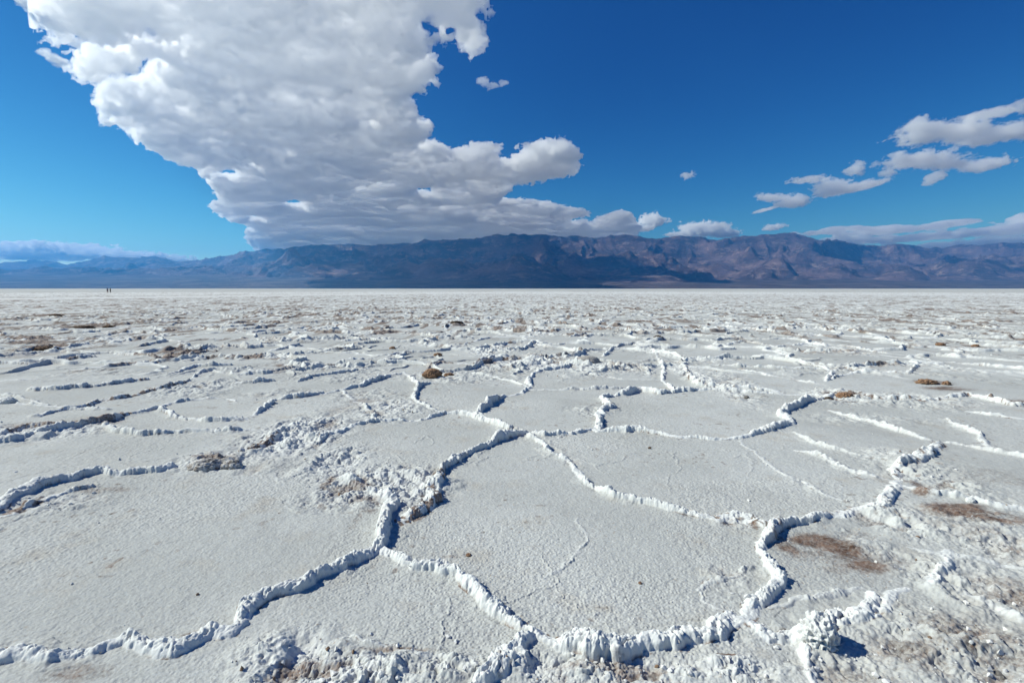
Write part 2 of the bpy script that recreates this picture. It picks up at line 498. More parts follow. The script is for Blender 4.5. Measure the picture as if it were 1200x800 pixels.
    Hp = .018 + .070 * sstep(-.8, .6, vn2(X * .8, Y * .8, 56)) * (1 + .5 * vn2(X * 4.3, Y * 4.3, 57))
    Hp = Hp * (1 - .45 * sstep(25, 120, rr[s]))
    q = e / Wp
    pr = Hp * (.84 * np.clip(1 - q ** 1.6, 0, 1) ** .7 + .16 * np.exp(-(q / 2.2) ** 2))
    g1, g2 = cell2(px / 1.05 + 9.3, py / 1.05 + 2.2, 15)
    q2 = (g2 - g1) * .5 / np.maximum(.035, .5 * drow[s])
    br = sstep(.05, .5, vn2(X * .45, Y * .45, 58))
    pr = np.maximum(pr, .035 * br * np.clip(1 - q2 ** 3, 0, 1) ** .6)
    far = 1 - trace[s]
    RIDGE[s] = np.maximum(RIDGE[s], pr * far)
    CREST[s] = np.maximum(CREST[s], .75 * (1 - sstep(.7, 1.4, q)) * far)
    belt = np.exp(-(e / .32) ** 2) * sstep(-.25, .5, vn2(X * .5, Y * .5, 59))
    ROUGH[s] = np.maximum(ROUGH[s], np.maximum(belt, .75 * sstep(.25, .6, fbm2(X * .33, Y * .33, 3, 60))) * far)
    # exposed soil further out, more of it on the left
    left = sstep(.2, -.9, u[s])
    dn = fbm2(X * 1.1, Y * .8, 4, 61) + .17 * left - .09
    dd = sstep(.27, .42, dn) * sstep(.15, .5, ROUGH[s]) * far
    DIRT[s] = np.maximum(DIRT[s], .85 * dd)

    # further off only the faces of the upthrust slabs are seen: broken low walls across the view
    X, Y = x[s], y[s]
    slab = np.clip(vn2(X * 2.1, Y * .75, 66) + .55 * vn2(X * 5.2, Y * 1.6, 67) - .22, 0, 1)
    GZ[s] += .05 * slab * sstep(12, 34, rr[s]) * sstep(-.5, .3, vn2(X * .25, Y * .18, 68))
    dsl = sstep(.18, .45, slab) * sstep(.05, .4, vn2(X * .35, Y * .2, 69) + .35 * left) * sstep(12, 30, rr[s])
    DIRT[s] = np.maximum(DIRT[s], .8 * dsl)
    fl = sstep(.42, .62, vn2(X * 4.1, Y * 1.0, 64) + .22 * vn2(X * 1.1, Y * .3, 65) + .10 * left)
    DIRT[s] = np.maximum(DIRT[s], .8 * fl * sstep(11, 22, rr[s]) * (1 - .5 * sstep(90, 200, rr[s])))
    # beyond: low random relief only
    s = slice(kf, NR)
    GZ[s] += .05 * vn2(x[s] * .11, y[s] * .11, 62) * (1 - sstep(2000, 6000, rr[s]))
    DIRT[s] = .55 * sstep(.3, .6, fbm2(x[s] * .05, y[s] * .02, 3, 63)) * (1 - sstep(250, 900, rr[s]))

    # ---- broken crust zones
    for b in ROUGH_SPOTS:
        blob(ROUGH, *b)
    st = np.zeros_like(DIRT)
    for b in STAINS:
        blob(st, *b)
    s = slice(0, k40)
    X, Y = x[s], y[s]
    st[s] = st[s] * sstep(-.6, .7, fbm2(X * 4.5, Y * 8, 6, 71, .68) + st[s] * .5)
    DIRT[s] = np.maximum(DIRT[s], np.clip(1.15 * st[s], 0, .95))

    # ---- relief of the plates
    GZ[s] += .012 * fbm2(X * .7, Y * .7, 3, 72)
    RG = np.clip(ROUGH[s] + .25 * vn2(X * 3, Y * 3, 73) * (ROUGH[s] > .02), 0, 1.2)
    lum = fbm2(X * 6.5, Y * 6.5, 4, 74)
    GZ[s] += RG * .07 * np.maximum(lum, -.4)
    lum2 = fbm2(X * 17, Y * 17, 3, 76)
    GZ[s] += RG * .022 * np.maximum(lum2, -.5) * (1 - sstep(12, 20, rr[s]))
    # lumps standing out of the crust further off
    fr = sstep(6, 13, rr[s])
    w1, _ = cell2(X * 6.5 + .4 * vn2(X * 9, Y * 9, 80), Y * 4.2, 77)
    lump = np.sqrt(np.clip(1 - (w1 / .5) ** 2, 0, 1)) * sstep(.0, .5, vn2(X * 1.3, Y * 1.3, 78) + .25)
    GZ[s] += fr * np.clip(RG, 0, 1) * .034 * lump
    DIRT[s] = np.maximum(DIRT[s], fr * np.clip(RG, 0, 1) * sstep(.2, .5, lump) * sstep(.25, .5, vn2(X * .9, Y * .7, 79)) * .8)
    pit = sstep(.05, .32, -lum) * RG
    DIRT[s] = np.maximum(DIRT[s], .8 * pit * sstep(-.15, .35, vn2(X * 2.2, Y * 2.2, 75)))

    s = slice(0, k25)
    X, Y = x[s] + wx[s], y[s] + wy[s]
    on = np.clip(CREST[s] * sstep(.006, .03, RIDGE[s]) + .75 * np.clip(ROUGH[s], 0, 1), 0, 1)
    idx = np.nonzero(on > .02)
    xs, ys, w = X[idx], Y[idx], on[idx]
    a1, _ = cell2(xs / .046 + .5 * vn2(xs * 30, ys * 30, 84), ys / .046 + .5 * vn2(xs * 30, ys * 30, 85), 81)
    c1, _ = cell2(xs / .10 + .5 * vn2(xs * 14, ys * 14, 88), ys / .10 + .5 * vn2(xs * 14, ys * 14, 89), 83)
    b1, _ = cell2(xs / .020 + 3.3 + .4 * vn2(xs * 70, ys * 70, 86), ys / .020, 82)
    dome = .020 * np.sqrt(np.clip(1 - (a1 / .78) ** 2, 0, 1)) + .014 * np.sqrt(np.clip(1 - (b1 / .78) ** 2, 0, 1))
    add = np.zeros_like(on); add[idx] = w * (dome - .020 + .026 * np.sqrt(np.clip(1 - (c1 / .8) ** 2, 0, 1)) * (.4 + .3 * sstep(3, 6, ys)) + .004 * vn2(xs * 120, ys * 120, 87))
    RIDGE[s] += add * sstep(-.6, .2, vn2(X * 5, Y * 5, 83) + .5)
    CREST[s] = np.maximum(CREST[s], np.clip(ROUGH[s], 0, 1) * np.clip(add / .016, 0, 1) * (.85 - .45 * sstep(.55, .95, u[s])))

    # hairline welts on the plates
    s = slice(0, k14)
    X, Y = x[s] + 1.5 * wx[s], y[s] + 1.5 * wy[s]
    h1, h2 = cell2(X / .8 + .5 * vn2(X * 1.5, Y * 1.5, 111), Y / .8 + .5 * vn2(X * 1.5, Y * 1.5, 112), 113)
    GZ[s] += .006 * np.clip(1 - (h2 - h1) * .4 / .012, 0, 1) * sstep(.15, .5, vn2(X * .8, Y * .8, 114)) * (1 - sstep(9, 13, rr[s]))
    # grain of the plates
    s = slice(0, k14)
    X, Y = x[s], y[s]
    gr = .0016 * vn2(X * 33, Y * 33, 91) + .0026 * vn2(X * 105, Y * 105, 92)
    cr = fbm2(X * 14, Y * 14, 3, 93)
    GZ[s] += (gr * (.55 + .6 * sstep(-.3, .4, vn2(X * 1.3, Y * 1.3, 94))) + .0022 * cr) * (1 - sstep(11, 14, rr[s]))
    # loose specks: pits with brown in them
    sp = sstep(.64, .8, vn2(X * 21, Y * 21, 95)) * sstep(-.1, .5, fbm2(X * 1.7, Y * 1.7, 2, 96))
    DIRT[s] = np.maximum(DIRT[s], sp * .55)
    np.add(GZ, RIDGE, out=GZ)

    # ---- the trodden trail far left: level it
    (ax, ay), (bx, by) = gp(-30, 351.2), gp(560, 343.2)
    i0, i1, j0, j1 = col_range(ax, ay, bx, by, 30)
    i0 = int(np.searchsorted(RR, 60)); i1 = int(np.searchsorted(RR, 420))
    X, Y = x[i0:i1], y[i0:i1]
    L = (bx - ax) ** 2 + (by - ay) ** 2
    t = ((X - ax) * (bx - ax) + (Y - ay) * (by - ay)) / L
    d = np.abs((X - ax) * (by - ay) - (Y - ay) * (bx - ax)) / math.sqrt(L)
    w = (1 - sstep(5.2, 8.5, d)) * sstep(-.6, -.4, t) * (1 - sstep(1.1, 1.5, t))
    GZ[i0:i1] = GZ[i0:i1] * (1 - w) + .02 * w
    DIRT[i0:i1] *= 1 - w
    CREST[i0:i1] = np.maximum(CREST[i0:i1] , .6 * w)
    # fade all relief towards the far end
    GZ[:] = GZ * (1 - sstep(1500, 8000, rr))

    v = np.stack([GX.ravel(), GY.ravel(), GZ.ravel()], 1)
    o = mesh_obj('salt_flat', v, grid_quads(NR, NC), mat_salt(),
                 {'crest': CREST, 'dirt': np.clip(DIRT, 0, 1), 'rough': ROUGH})
    return tag(o, 'cracked white salt flat with raised polygon ridges', 'ground', kind='structure')


def gz(x, y):
    i = min(NR - 1, int(np.searchsorted(RR, math.hypot(x, y))))
    j = min(NC - 1, int(np.searchsorted(AZ, math.atan2(x, y))))
    return float(GZ[i, j])


# ------------------------------------------------------------------ mountains
SKY = [(-300,303),(-200,300),(-100,309),(-40,304),(0,307.7),(20,306.7),(40,304),(57,305),(78,310),(97,306.7),(113,301.7),(123,299.7),(143,300.3),(157,302.3),
 (167,300.7),(180,299.3),(193,301.3),(210,305.7),(230,303.3),(250,300.7),(267,298.3),(288,292.7),(295,294.3),(312,290),(337,291),(353,287.7),
 (368,285.3),(383,286.7),(400,285.7),(443,285.7),(460,285.7),(472,282.3),(483,284.3),(497,280.3),(517,279.7),(533,278.3),(560,278.7),
 (570,275),(583,272.7),(600,273.3),(640,272.3),(653,275),(677,276.7),(690,277.7),(710,275.3),(733,272.7),(750,276),(767,279.3),(783,277.7),
 (797,275.7),(817,277.3),(840,280.3),(857,277.7),(877,274.7),(887,275.3),(900,273),(933,273),(947,276.7),(960,280),(973,279),(990,281.3),
 (1007,286),(1027,288),(1040,287),(1050,286),(1067,286.7),(1083,290),(1107,289.3),(1123,286.7),(1140,287),(1160,285),(1183,283.7),(1200,284.3),
 (1260,282),(1350,290),(1500,284)]
# foothills standing before the crest: (photo x, top y, half width px, distance m)
HILLS = [(612,298,75,19000),(665,294,26,20500),(520,302,60,20500),(735,309,32,18300),(905,304,45,19200),(770,312,60,18000),
         (470,306,40,19500),(840,306,35,20000),(1060,313,40,18500),(340,306,60,21500),(985,309,35,19000),(1150,306,50,20500),(430,314,40,18300)]


def build_mountains():
    us = np.arange(-1.75, 1.7501, .0019)
    rows = [11500.0]
    while rows[-1] < 39000:
        rows.append(rows[-1] * (1.0042 if rows[-1] > 15500 else 1.010))
    ys = np.array(rows)
    nr, nc = len(ys), len(us)
    U, Y = np.meshgrid(us, ys)
    X = U * Y
    pts = [ray(*p) for p in SKY]
    su = np.array([p[0] for p in pts]); stt = np.array([p[1] for p in pts])
    target = np.interp(us, su, stt, left=.07, right=.085)
    # crest distance: further on the left and the far right
    yc = np.interp(us, [-1.8, -1.05, -.72, -.45, 0, .6, .72, 1.2], [34000, 34000, 33000, 27000, 25500, 26000, 30000, 30000])
    front = np.interp(us, [-1.8, -.8, -.5, 0, .5, 1.2], [20500, 20000, 18200, 16900, 17000, 17600])
    front = front + 900 * fbm2(us * 7, us * 0 + 1.3, 4, 201)
    base = 520 * np.clip((Y - 12000) / 8500, 0, 1.3) ** 1.25 * (1 + .22 * fbm2(X / 5200, Y / 9000, 2, 207))
    p = (Y - front[None]) / (yc - front)[None]
    E = np.where(p < 1, np.clip(p, 0, 1) ** 1.15, np.clip(1 - (p - 1) * 1.3, 0, 1))
    wx = X + 700 * vn2(X / 2600, Y / 2600, 205) + 260 * vn2(X / 900, Y / 900, 208)
    wy = Y + 900 * vn2(X / 3800, Y / 3800, 206)
    r, amp, nrm, prev = 0, 1.0, 0, 1
    fx, fy = wx / 2700, wy / 6200
    for i in range(7):
        k = 1 - np.abs(vn2(fx, fy, 210 + i))
        k = k * k * prev
        r = r + amp * k; nrm += amp; prev = np.clip(k * 1.5, .12, 1)
        amp *= .6; fx, fy = fx * 2.07 + 4.1, fy * 2.25 + 1.7
    r = np.clip(r / nrm / .72, 0, 1.15)
    crest = target * yc * 1.0
    carve = .78 * np.clip(4 * np.clip(p, 0, 1) * (1.02 - np.clip(p, 0, 1)), 0, 1) ** .6
    carve = np.where(p > 1, .3 * np.clip(p - 1, 0, 1), carve)
    mh = np.maximum(crest[None] - base, 200) * E * (1 - carve * (1.05 - r))
    hill = np.zeros_like(mh)
    for hx, hy, hw, hd in HILLS:
        u0, t0 = ray(hx, hy)
        top = t0 * hd - 300
        d = np.sqrt(((U - u0) * hd / (hw * hd / FPX)) ** 2 + ((Y - hd) / (1.5 * hw * hd / FPX)) ** 2)
        hill = np.maximum(hill, top * np.clip(1 - d, 0, 1) ** .9 * (.55 + .75 * r))
    Z = base + np.maximum(mh, hill) + .25 * np.minimum(mh, hill)
    for sx, sy, am in ((1150, 2300, 210), (520, 1000, 125), (250, 420, 60)):    # gullies
        k = 1 - np.abs(vn2(wx / sx + .3 * vn2(X / sx, Y / sx, 231), wy / sy, 230 + am))
        Z += am * (k * k - .55) * sstep(.0, .12, p) * (1 - .6 * sstep(.85, 1, p))
    Z = np.minimum(Z, (target[None] - .0004) * Y) * (p < 1) + Z * (p >= 1)
    Z += 16 * fbm2(X / 190, Y / 190, 3, 220) * sstep(0, .1, p)
    Z += 5 * fbm2(X / 420, Y / 1600, 4, 221) * sstep(12000, 14000, Y)
    Z = np.where(Y <= 11600, -3.0, Z)
    Z[-1] = -3
    steep = np.hypot(np.gradient(Z, axis=1) / np.gradient(X, axis=1), np.gradient(Z, axis=0) / np.gradient(Y, axis=0))
    fan = 1 - sstep(.07, .22, steep)
    fan = fan * (1 - sstep(.05, .5, p))
    v = np.stack([X.ravel(), Y.ravel(), Z.ravel()], 1)
    o = mesh_obj('mountains', v, grid_quads(nr, nc), mat_mountain(), {'fan': fan})
    tag(o, 'bare desert mountain range beyond the salt flat', 'mountains', kind='structure')
    return float(Z.max())


# ------------------------------------------------------------------ clouds
def surface_nets(F, pos, keep=.2):
    """F: field, positive inside. pos(i,j,k floats) -> xyz. Closed quad mesh."""
    ins = F > 0
    c = [ins[a:ins.shape[0] - 1 + a, b:ins.shape[1] - 1 + b, d:ins.shape[2] - 1 + d]
         for a in (0, 1) for b in (0, 1) for d in (0, 1)]
    n = sum(k.astype(np.int8) for k in c)
    act = (n > 0) & (n < 8)
    I = np.argwhere(act)
    vid = np.full(act.shape, -1, np.int32)
    vid[act] = np.arange(len(I), dtype=np.int32)
    val = {}
    for a in (0, 1):
        for b in (0, 1):
            for d in (0, 1):
                val[a, b, d] = F[I[:, 0] + a, I[:, 1] + b, I[:, 2] + d]
    acc = np.zeros((len(I), 3)); cnt = np.zeros(len(I))
    keys = list(val)
    for p in keys:
        for ax in range(3):
            if p[ax] == 0:
                q = list(p); q[ax] = 1; q = tuple(q)
                va, vb = val[p], val[q]
                cr = (va > 0) != (vb > 0)
                t = np.where(cr, va / np.where(va - vb == 0, 1, va - vb), 0)
                for k in range(3):
                    acc[:, k] += np.where(cr, p[k] + (t if k == ax else 0), 0)
                cnt += cr
    g = I + acc / np.maximum(cnt, 1)[:, None]
    V = pos(g[:, 0], g[:, 1], g[:, 2])
    quads = []
    for ax in range(3):
        b1, b2 = [k for k in range(3) if k != ax]
        sl0 = [slice(None)] * 3; sl1 = [slice(None)] * 3
        sl0[ax] = slice(0, -1); sl1[ax] = slice(1, None)
        for k in (b1, b2):
            sl0[k] = slice(1, -1); sl1[k] = slice(1, -1)
        A, B = ins[tuple(sl0)], ins[tuple(sl1)]
        for flip, m in ((False, A & ~B), (True, ~A & B)):
            e = np.argwhere(m)
            if not len(e):
                continue
            e[:, b1] += 1; e[:, b2] += 1
            o = []
            for d1, d2 in ((-1, -1), (0, -1), (0, 0), (-1, 0)):
                w = e.copy(); w[:, b1] += d1; w[:, b2] += d2
                o.append(vid[w[:, 0], w[:, 1], w[:, 2]])
            qd = np.stack(o, 1)
            if flip ^ (ax == 1):
                qd = qd[:, ::-1]
            quads.append(qd)
    Q = np.concatenate(quads)
    # drop loose specks: label connected pieces, keep the large ones
    lab = np.arange(len(V))
    while True:
        m = lab[Q].min(1)
        new = lab.copy()
        for k in range(4):
            np.minimum.at(new, Q[:, k], m)
        new = new[new]
        if (new == lab).all():
            break
        lab = new
    cnt = np.bincount(lab, minlength=len(V))
    ok = cnt[lab] >= keep * cnt.max()
    Q = Q[ok[Q[:, 0]]]
    remap = np.cumsum(ok) - 1
    return V[ok], remap[Q]


CLOUD_Z = 4300.0
BANK = [(74,0),(86,16),(78,18),(64,22),(68,30),(88,36),(107,42),(125,49),(135,52),(100,56),(94,62),(100,72),(112,83),(135,84),(160,77),(172,73),
 (190,75),(185,82),(165,92),(145,88),(125,93),(122,103),(138,107),(123,112),(115,120),(130,128),(119,136),(140,138),(160,160),(175,170),(200,178),
 (222,185),(235,190),(235,198),(255,202),(245,210),(255,220),(260,230),(270,238),(252,241),(260,247),(280,248),(267,256),(290,262),(310,266),
 (290,270),(310,273),(290,280),(298,290),(310,300),(450,298),(600,290),(745,276),(747,263),(737,255),(725,253),(710,258),(690,265),(675,262),(645,258),(685,250),(665,246),
 (640,242),(615,240),(577,235),(550,237),(525,235),(580,231),(600,217),(605,210),(630,210),(652,202),(670,192),(670,177),(660,170),(635,176),
 (602,187),(608,198),(585,195),(572,188),(582,181),(565,177),(545,180),(525,182),(517,175),(500,172),(490,177),(475,167),(492,164),
 (480,158),(492,152),(500,147),(485,140),(485,131),(472,135),(477,112),(472,100),(500,92),(500,85),(485,86),(472,82),(475,74),(487,60),
 (492,50),(507,32),(512,20),(520,31),(532,22),(550,41),(557,34),(547,21),(561,12),(550,2),(570,-50),(540,-130),(420,-170),(250,-165),(160,-130),(105,-50)]
HOLES = [(178,42,17,8,1.0),(265,203,9,5,1),(344,236,10,5,1),(266,113,6,3,1),(328,172,5,3,1),(428,138,5,3,1),(497,222,8,3,1),(550,205,4,2,.5),(180,80,10,4,.6),(114,53,22,6,1.1),(148,89,18,5,1.1),(500,30,10,10,.5),(483,112,10,4,.6),(150,150,5,3,.8),(292,190,6,3,.7),(235,160,5,3,.7),(300,252,8,3,.8),(420,215,6,3,.6)]


def build_bank():
    us = np.arange(ray(-90, 0)[0], ray(790, 280)[0] + .04, .0027)
    t_hi, t_lo = ray(300, -175)[1], .066
    vs = np.arange(math.log(CLOUD_Z / t_hi) - .05, math.log(CLOUD_Z / t_lo), .0048)
    zs = np.linspace(-760, 760, 44)
    U, V = np.meshgrid(us, vs, indexing='ij')
    Y2 = np.exp(V); T2 = CLOUD_Z / Y2; X2 = U * Y2
    poly = [ray(*p) for p in BANK]
    # signed distance to the outline, in tangent units
    d = np.full(U.shape, 9.0); inside = np.zeros(U.shape, bool)
    for (ax, ay), (bx, by) in zip(poly, poly[1:] + poly[:1]):
        dx, dy = bx - ax, by - ay
        h = np.clip(((U - ax) * dx + (T2 - ay) * dy) / (dx * dx + dy * dy + 1e-12), 0, 1)
        d = np.minimum(d, np.hypot(U - ax - h * dx, T2 - ay - h * dy))
        cr = ((ay > T2) != (by > T2))
        inside ^= cr & (U < ax + (T2 - ay) * dx / (dy if abs(dy) > 1e-12 else 1e-12))
    e = np.where(inside, d, -d)
    dm = e * Y2                                            # metres across the line of sight
    T = (26 + (70 + 45 * sstep(14000, 30000, Y2)) * (1 - np.exp(-np.clip(dm, 0, None) / 1900))) * sstep(-50, 250, dm) + np.minimum(dm, 0) * 1.15
    # heavy and thin patches
    T = T * (.78 + 1.0 * fbm2(X2 / 3900, Y2 / 3900, 3, 301)) + 30 * (e > 0)
    for hx, hy, hw, hh, k in HOLES:
        u0, t0 = ray(hx, hy)
        T -= 900 * k * np.exp(-(((U - u0) * FPX / hw) ** 2 + ((T2 - t0) * FPX / hh) ** 2))
    warp = 230 * fbm2(X2 / 2300, Y2 / 2300, 3, 302)
    F = (T[..., None] - np.abs(zs[None, None] - warp[..., None])).astype(f32)
    near = np.nonzero(np.abs(F) < 560)
    xs = X2[near[0], near[1]].astype(f32); ysn = Y2[near[0], near[1]].astype(f32); zz = zs[near[2]].astype(f32)
    n = 130 * fbm3(xs / 1700, ysn / 1700, zz / 1250, 2, 303) + 330 * fbm3(xs / 500, ysn / 500, zz / 400, 4, 311, .78, True)
    n += 120 * fbm3(xs / 170, ysn / 170, zz / 140, 2, 331, .7, True) * (1 - .5 * sstep(14000, 24000, ysn))
    F[near] += n + 22
    F[dm < -420] = -1
    F[:, :, 0] = -1; F[:, :, -1] = -1; F[0] = -1; F[-1] = -1; F[:, 0] = -1; F[:, -1] = -1

    def pos(i, j, k):
        u = us[0] + i * (us[1] - us[0]); y = np.exp(vs[0] + j * (vs[1] - vs[0]))
        return np.stack([u * y, y, CLOUD_Z + zs[0] + k * (zs[1] - zs[0])], 1)
    V3, Q = surface_nets(F, pos, .0008)
    o = mesh_obj('cloud', V3, Q, CLOUD_MAT['bank'])
    tag(o, 'huge grey-bottomed white cloud bank sweeping from top left down to the middle ridge', 'cloud')


# ellipses in photo px: (cx, cy, rx, ry, tilt)
CLOUDS = [
 ('long puffy white cloud at the right edge, upper of two stacked', 'puff', [(1088,157,33,13,0),(1120,157,40,11,0),(1165,159,44,11,3),(1060,167,9,6,0)]),
 ('lumpy white cloud at the right, lower of two stacked', 'puff', [(1080,189,40,8,-3),(1055,189,18,5,5),(1150,194,27,7,3),(1112,193,24,6,-8)]),
 ('small round white puff right of center, above a streaked cloud', 'puff', [(1003,199,11,8,0)]),
 ('wedge shaped white cloud trailing up to the right under a round puff', 'puff', [(975,221,20,10,4),(1000,221,36,5,12),(950,211,24,3,0)]),
 ('ragged white cloud over the right ridge with a thin tail at lower left', 'puff', [(928,237,20,8,3),(905,233,20,4,-8),(897,246,16,2,14)]),
 ('tiny lone white puff in the open blue sky', 'puff', [(807,206,9,5,0)]),
 ('broad thin pale cloud sheet lying low over the right ridge', 'sheet', [(975,271,50,4,3),(1040,270,80,6,3),(1090,277,80,5,2),(1110,263,60,3.5,5),(1150,271,70,6,6),(1190,258,36,7,12),(1180,283,70,6,0),(1020,281,70,5,0),(1200,268,50,9,5),(1090,288,70,5,0)]),
 ('domed white cloud resting on the ridge saddle right of center', 'puff', [(826,270,30,9,0),(845,274,20,5,0),(800,275,18,4,0)]),
 ('small flat cloud just above the highest right summit', 'puff', [(907,267,14,4,6)]),
 ('rounded white cloud above the ridge at the tip of the big bank', 'puff', [(765,259,17,9,0),(750,268,22,5,0)]),
 ('low white cloud strip behind the far left mountains', 'puff', [(55,297,70,9,2),(20,292,34,7,0),(140,300,70,6,-3)]),
 ('bright cloud scrap at the top left corner', 'puff', [(35,6,22,7,-20),(18,-6,20,8,-20)]),
 ('small bright wisp touching the upper left edge of the big bank', 'wisp', [(88,50,13,6,-20)]),
 ('tiny oval wisp at far left, topmost of the loose scraps', 'wisp', [(62,48,9,4,0)]),
 ('thin trailing wisp at far left, lowest of the loose scraps', 'wisp', [(66,70,14,5,-25),(54,62,9,3,0)]),
 ('faint broken wisps in the dark blue right of the bank', 'wisp', [(567,96,6,5,0),(577,100,6,4,20),(589,97,5,3,0)]),
 ('faint thin streaks above the puffy right edge cloud', 'wisp', [(1160,133,26,4,8),(1157,117,11,4,18),(1197,125,12,6,-8)]),
 ('small slanting grey wisp under the lower right edge cloud', 'wisp', [(1093,209,12,5,25)]),
 ('tiny faint wisp left of the small slanting grey wisp', 'wisp', [(1042,203,9,3.5,0)]),
]


def build_cloud(label, kind, ell, seed):
    mu = sum(a[0] for a in ell) / len(ell); mv = sum(a[1] for a in ell) / len(ell)
    u0, t0 = ray(mu, mv)
    alt = 4700.0 if kind != 'wisp' else 5600.0
    D = min(alt / t0, 62000.0)
    m = D / FPX                                            # metres per photo px there
    lo = np.array([min(a[0] - a[2] * 1.45 for a in ell), min(-a[1] - a[3] * 2.0 - abs(math.sin(R(a[4]))) * a[2] for a in ell)])
    hi = np.array([max(a[0] + a[2] * 1.45 for a in ell), max(-a[1] + a[3] * 2.0 + abs(math.sin(R(a[4]))) * a[2] for a in ell)])
    ry = sorted(a[3] for a in ell)[len(ell) // 2]
    step = max(.42, (hi[0] - lo[0]) / 330, ry / 26)
    dep = .8 * max(a[2] for a in ell) if kind != 'sheet' else .6 * max(a[2] for a in ell)
    dep = min(dep, 60)
    gx = np.arange(lo[0], hi[0], step); gzv = np.arange(lo[1], hi[1], step)
    gy = np.arange(-dep * 1.5, dep * 1.5, step * 2.2)
    A, B, C = np.meshgrid(gx, gy, gzv, indexing='ij')
    F = np.full(A.shape, -3.0, f32)
    for cx, cy, rx, rz, tl in ell:
        c, s = math.cos(R(tl)), math.sin(R(tl))
        a, b = A - cx, C + cy
        p = (a * c + b * s) / rx; q = (-a * s + b * c) / rz
        if kind == 'puff':
            q = np.where(q < 0, q * 1.35, q * .92)
        F = np.maximum(F, 1 - np.sqrt(p * p + q * q + (B / max(.8 * rx if kind == 'puff' else .6 * rx, 3 * 1)) ** 2))
    sc = ry * {'puff': 1.0, 'sheet': 1.6, 'wisp': .9}[kind]
    st = {'puff': 1.5, 'sheet': 3.2, 'wisp': 2.2}[kind]
    idx = np.nonzero(F > -1.0)
    a, b, c = A[idx] / (sc * st), B[idx] / (sc * st), C[idx] / sc
    n = .75 * fbm3(a, b, c, 3, seed, .6) + {'puff': 1.0, 'sheet': .75, 'wisp': .7}[kind] * fbm3(a * 1.6, b * 1.6, c * 1.6, 5, seed + 40, .7, True)
    F[idx] += n - {'puff': .56, 'sheet': .60, 'wisp': .16}[kind]
    for ax in range(3):
        sl = [slice(None)] * 3
        for e in (0, -1):
            sl[ax] = e; F[tuple(sl)] = -1
    if not (F > 0).any():
        return

    zc = t0 * D
    def pos(i, j, k):
        X = (gx[0] + i * (gx[1] - gx[0]) - 600) / FPX      # local east-west offset
        return np.stack([(u0 * FPX + (gx[0] + i * (gx[1] - gx[0]) - mu)) * m,
                         D + (gy[0] + j * (gy[1] - gy[0])) * m,
                         zc + (gzv[0] + k * (gzv[1] - gzv[0]) + mv) * m], 1)
    V3, Q = surface_nets(F, pos)
    o = mesh_obj('cloud', V3, Q, CLOUD_MAT[kind + ('_far' if D > 30000 and kind == 'puff' else '')])
    tag(o, label, 'cloud')


# ------------------------------------------------------------------ clods and stones
def lump_mesh(name, rad, mat, seed, ruff=.35, freq=2.2, sub=5, sink=.25):
    """an uneven clod; rad = three half sizes in metres"""
    import bmesh
    bm = bmesh.new()
    bmesh.ops.create_icosphere(bm, subdivisions=sub, radius=1)
    co = np.array([v.co[:] for v in bm.verts], f32)
    o = seed * 13.7
    n = fbm3(co[:, 0] * freq + o, co[:, 1] * freq, co[:, 2] * freq, 4, seed, .55)
    b = fbm3(co[:, 0] * freq * 2.3, co[:, 1] * freq * 2.3 + o, co[:, 2] * freq * 2.3, 3, seed + 9, .6, True)
    k = 1 + ruff * (1.1 * n + .55 * b)
    co = co * k[:, None]
    co[:, 2] = np.where(co[:, 2] < -sink, -sink + (co[:, 2] + sink) * .25, co[:, 2])
    co = co * np.array(rad, f32)
    for v, c in zip(bm.verts, co):
        v.co = c
    me = bpy.data.meshes.new(name); bm.to_mesh(me); bm.free()
    me.polygons.foreach_set('use_smooth', np.full(len(me.polygons), True))
    me.materials.append(mat)
    ob = bpy.data.objects.new(name, me); COL.objects.link(ob)
    return ob, float(co[:, 2].min())


